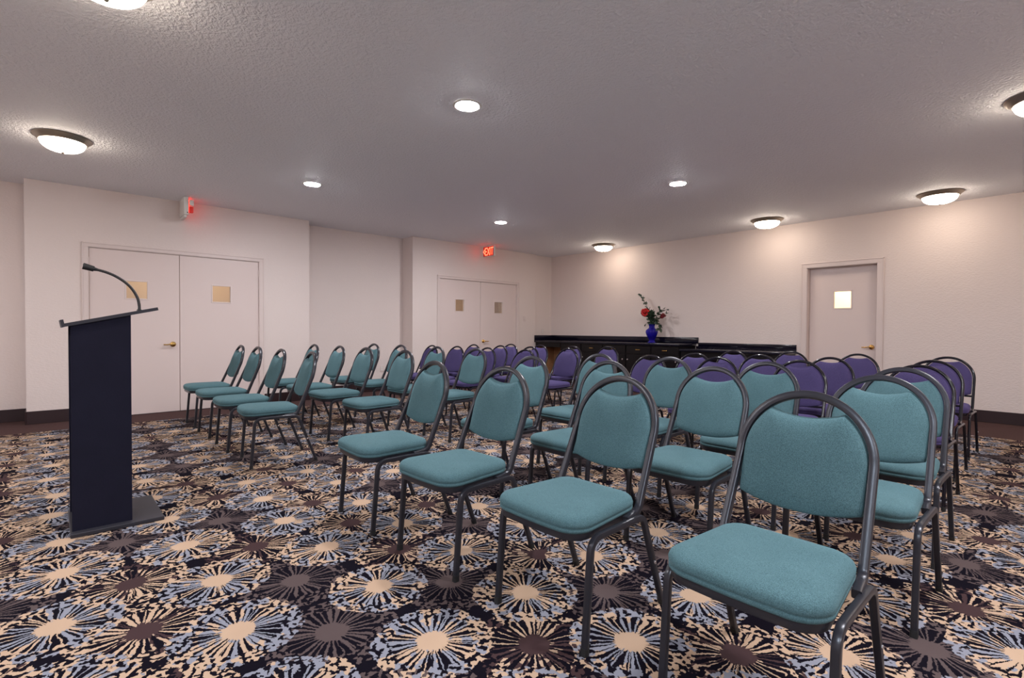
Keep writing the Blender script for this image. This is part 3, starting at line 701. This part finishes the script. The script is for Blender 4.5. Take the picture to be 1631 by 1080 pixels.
def make_chair(kind):
    teal = kind == 'teal'
    t = thing('stacking_chair', '-', 'chair')
    mf = MGREY if teal else MBLK; fab = MTEAL if teal else MPURP
    prof = rsq(0.0125, 0.0125, 0.0045, 2) if teal else circ(0.0115, 12)
    topz = 0.888 if teal else 0.859; hw = 0.195; zs = topz-hw
    sl = 0.288
    def back(x, z, off=0.0):      # point on the tilted plane of the back, off = towards the sitter
        return Vector((x, 0.379+sl*(z-0.386) - off*0.961, z - off*0.277))
    # hoop
    pts = [Vector((-0.209, 0.255, 0.392)), Vector((-0.203, 0.336, 0.400))]
    arc = [back(-hw*math.cos(a), zs+hw*math.sin(a)) for a in [PI*k/28 for k in range(29)]]
    path = [Vector((0.208, 0.25, 0.393)), Vector((0.199, 0.346, 0.401))]
    full = fillet([pts[0], pts[1], arc[0]], 0.045, 6)[:-1]+arc+fillet([arc[-1], path[1], path[0]], 0.045, 6)[1:]
    bm = bmesh.new(); sweep(bm, full, prof, up=(1, 0, 0))
    bf = obj('back_frame', bm, mf, t, 'auto')
    # backrest pad
    ri = hw-0.0135; ol = []; xh = 0.110; zh = zs+math.sqrt(ri*ri-xh*xh); notch = 0.022 if teal else 0.010
    if not teal: xh = 0.080; zh = zs+math.sqrt(ri*ri-xh*xh)
    zb = 0.556 if teal else 0.535; dip = 0.028
    a0 = math.acos(xh/ri)
    for k in range(15): a = a0*k/14; ol.append((ri*math.cos(a), zs+ri*math.sin(a)))
    for k in range(1, 12):
        s = -1+2*k/12; ol.append((-xh*s, zh - notch*(1-s*s)*1.0))
    for k in range(15): a = a0*(14-k)/14; ol.append((-ri*math.cos(a), zs+ri*math.sin(a)))
    nb = 6
    for k in range(1, nb): ol.append((-ri, zs+(zb-zs)*k/nb))
    for k in range(0, 15):
        s = -1+2*k/14; ol.append((ri*s*(1.0 if abs(s) < .99 else .992), zb - dip*(1-abs(s)**2.2)))
    for k in range(1, nb): ol.append((ri, zb+(zs-zb)*k/nb))
    cx, cz = 0, (zs+zb)/2+0.05
    def ring(s, off): return [back(cx+(x-cx)*s, cz+(z-cz)*s, off) for x, z in ol]
    rings = [ring(0.25, -0.026), ring(0.55, -0.025), ring(0.80, -0.022), ring(0.93, -0.016), ring(0.985, -0.006), ring(1.0, 0.002), ring(0.995, 0.012), ring(0.965, 0.021), ring(0.90, 0.028), ring(0.75, 0.034), ring(0.5, 0.038), ring(0.25, 0.039)]
    bm = bmesh.new(); loft(bm, rings); obj('backrest', bm, fab, t, True)
    # seat cushion
    sz = 0.0 if teal else -0.004
    ol2 = seat_outline(0.218, 0.183, -0.035, 0.372, 0.075)
    cen = Vector((0, 0.165, 0))
    def L2(d, z): return [Vector((p.x, p.y, z+sz)) for p in inset(ol2, d)]
    def S2(s, z): return [Vector((cen.x+(p.x-cen.x)*s, cen.y+(p.y-cen.y)*s, z+sz)) for p in inset(ol2, 0.018)]
    prf = [(0.012, .404), (0.002, .406), (-0.003, .411), (-0.004, .419), (0.0005, .4225), (-0.004, .426), (-0.005, .436), (-0.001, .447), (0.007, .455)]
    bm = bmesh.new(); loft(bm, [L2(d, z) for d, z in prf]+[S2(1.0, .460), S2(.93, .4635), S2(.8, .467), S2(.6, .4695), S2(.35, .471)]); obj('seat', bm, fab, t, True)
    # seat pan frame
    ol3 = inset(ol2, 0.006)
    bm = bmesh.new(); loft(bm, [[Vector((p.x, p.y, z)) for p in inset(ol3, d)] for d, z in ((0.02, .379), (0.002, .380), (0, .383), (0, .4045), (0.004, .4055), (0.03, .406))]); obj('seat_frame', bm, mf, t, 'auto')
    # legs: front and rear leg of a side meet in the middle of the side rail
    for s in (-1, 1):
        x = 0.222*s
        fr = fillet([(x, 0.170, 0.388), (x, 0.030, 0.386), (x, 0.0, 0.004)], 0.050, 7)
        re = fillet([(x, 0.170, 0.388), (x, 0.345, 0.388), (x, 0.490, 0.004)], 0.045, 7)
        # clip feet level with the floor
        for nm, pth in (('front_leg', fr), ('rear_leg', re)):
            bm = bmesh.new(); sweep(bm, pth, rsq(0.0106, 0.0115, 0.004, 2) if teal else circ(0.0105, 12), up=(1, 0, 0))
            for v in bm.verts:
                if v.co.z < 0.012: v.co.z = 0.003
            lg = obj('leg', bm, mf, t, 'auto')
            e = pth[-1]; d = (pth[-2]-e).normalized()
            bm = bmesh.new(); sweep(bm, [e+d*0.022, e+d*0.001], rsq(.0118, .0127, .0045, 2) if teal else circ(.0122, 12), up=(1, 0, 0))
            for v in bm.verts:
                if v.co.z < 0.01: v.co.z = 0.0
            obj('foot_cap', bm, MRUB, lg, 'auto')
            if nm == 'rear_leg':
                p = e+d*0.20
                bm = bmesh.new(); lathe(bm, [(0, 0), (0.007, 0), (0.007, 0.003), (0.004, 0.005), (0, 0.005)], 12, Matrix.Translation((x+0.0103*s if teal else x+0.010*s, p.y, p.z)) @ Matrix.Rotation(PI/2*s, 4, 'Y')); obj('bolt', bm, MCHR, lg, 'auto')
    if not teal:
        bm = bmesh.new(); sweep(bm, [back(-hw, .515), back(hw, .515)], rsq(0.008, 0.012, 0.003, 2), up=(0, 0, 1)); obj('back_rail', bm, mf, t, 'auto')
    return t
def copy_tree(o, parent=None):
    c = o.copy(); C.objects.link(c)
    if parent is not None: c.parent = parent
    for ch in o.children: copy_tree(ch, c)
    return c
protos = {'teal': make_chair('teal'), 'purple': make_chair('purple')}; used = {'teal': False, 'purple': False}
ORD = ['first', 'second', 'third', 'fourth', 'fifth', 'sixth']
# chairs (x, y, turn); right block is listed from the outer right end to the aisle, left block from the aisle outwards
RIGHT = [[(-.568, 1.342, -.5), (-1.290, 1.321, .3), (-1.989, 1.287, 2.5), (-2.684, 1.27, -2.5)],
         [(-.56, 2.29, -1), (-1.30, 2.22, .5), (-2.00, 2.19, 0), (-2.72, 2.20, 1)],
         [(-.60, 3.02, -1), (-1.28, 2.94, 1), (-2.00, 2.96, 0), (-2.67, 2.95, -1)],
         [(-.69, 4.05, -2), (-1.40, 3.96, 2), (-2.06, 3.90, 1), (-2.66, 3.72, -2)],
         [(-.73, 4.91, -2), (-1.41, 4.75, 1), (-2.04, 4.74, -1), (-2.58, 4.50, 2)],
         [(-.74, 5.82, -2), (-1.45, 5.82, 0), (-2.12, 5.90, 1), (-2.66, 5.52, -2)]]
LEFT = [[(-4.47, 1.17, -6), (-5.165, 1.15, -1), (-5.92, 1.155, 1), (-6.61, 1.16, 0)],
        [(-4.24, 1.99, 0), (-5.06, 2.00, 1), (-5.80, 2.02, -1), (-6.52, 2.00, 0)],
        [(-4.22, 2.85, 1), (-4.95, 2.83, -1), (-5.72, 2.80, 0), (-6.40, 2.78, 1)],
        [(-4.32, 3.68, 0), (-5.06, 3.72, 2), (-5.74, 3.72, 1), (-6.30, 3.66, -1)],
        [(-4.28, 4.40, -1), (-5.04, 4.48, 1), (-5.69, 4.48, 0), (-6.30, 4.46, 1)],
        [(-4.40, 5.44, 2), (-4.88, 5.19, -1), (-5.52, 5.17, 1), (-6.16, 5.13, 1)]]
def put_chairs(rows, side, rev):
    for ri, row in enumerate(rows):
        for ci, (x, y, a) in enumerate(row):
            k = 'teal' if ri < 3 else 'purple'
            if not used[k]: o = protos[k]; used[k] = True
            else: o = copy_tree(protos[k])
            o.location = (x, y, 0); o.rotation_euler = (0, 0, math.radians(a))
            n = 3-ci if rev else ci
            where = ['seat beside the aisle', 'second seat from the aisle', 'third seat from the aisle', 'seat at the outer end'][n]
            o['label'] = '%s fabric chair, %s row %s of the aisle, %s' % (k, ['front', 'second', 'third', 'fourth', 'fifth', 'back'][ri], side, where)
            o['category'] = 'chair'
            o['group'] = 'teal chairs in the three front rows' if k == 'teal' else 'purple chairs in the three back rows'
put_chairs(RIGHT, 'right', True); put_chairs(LEFT, 'left', False)
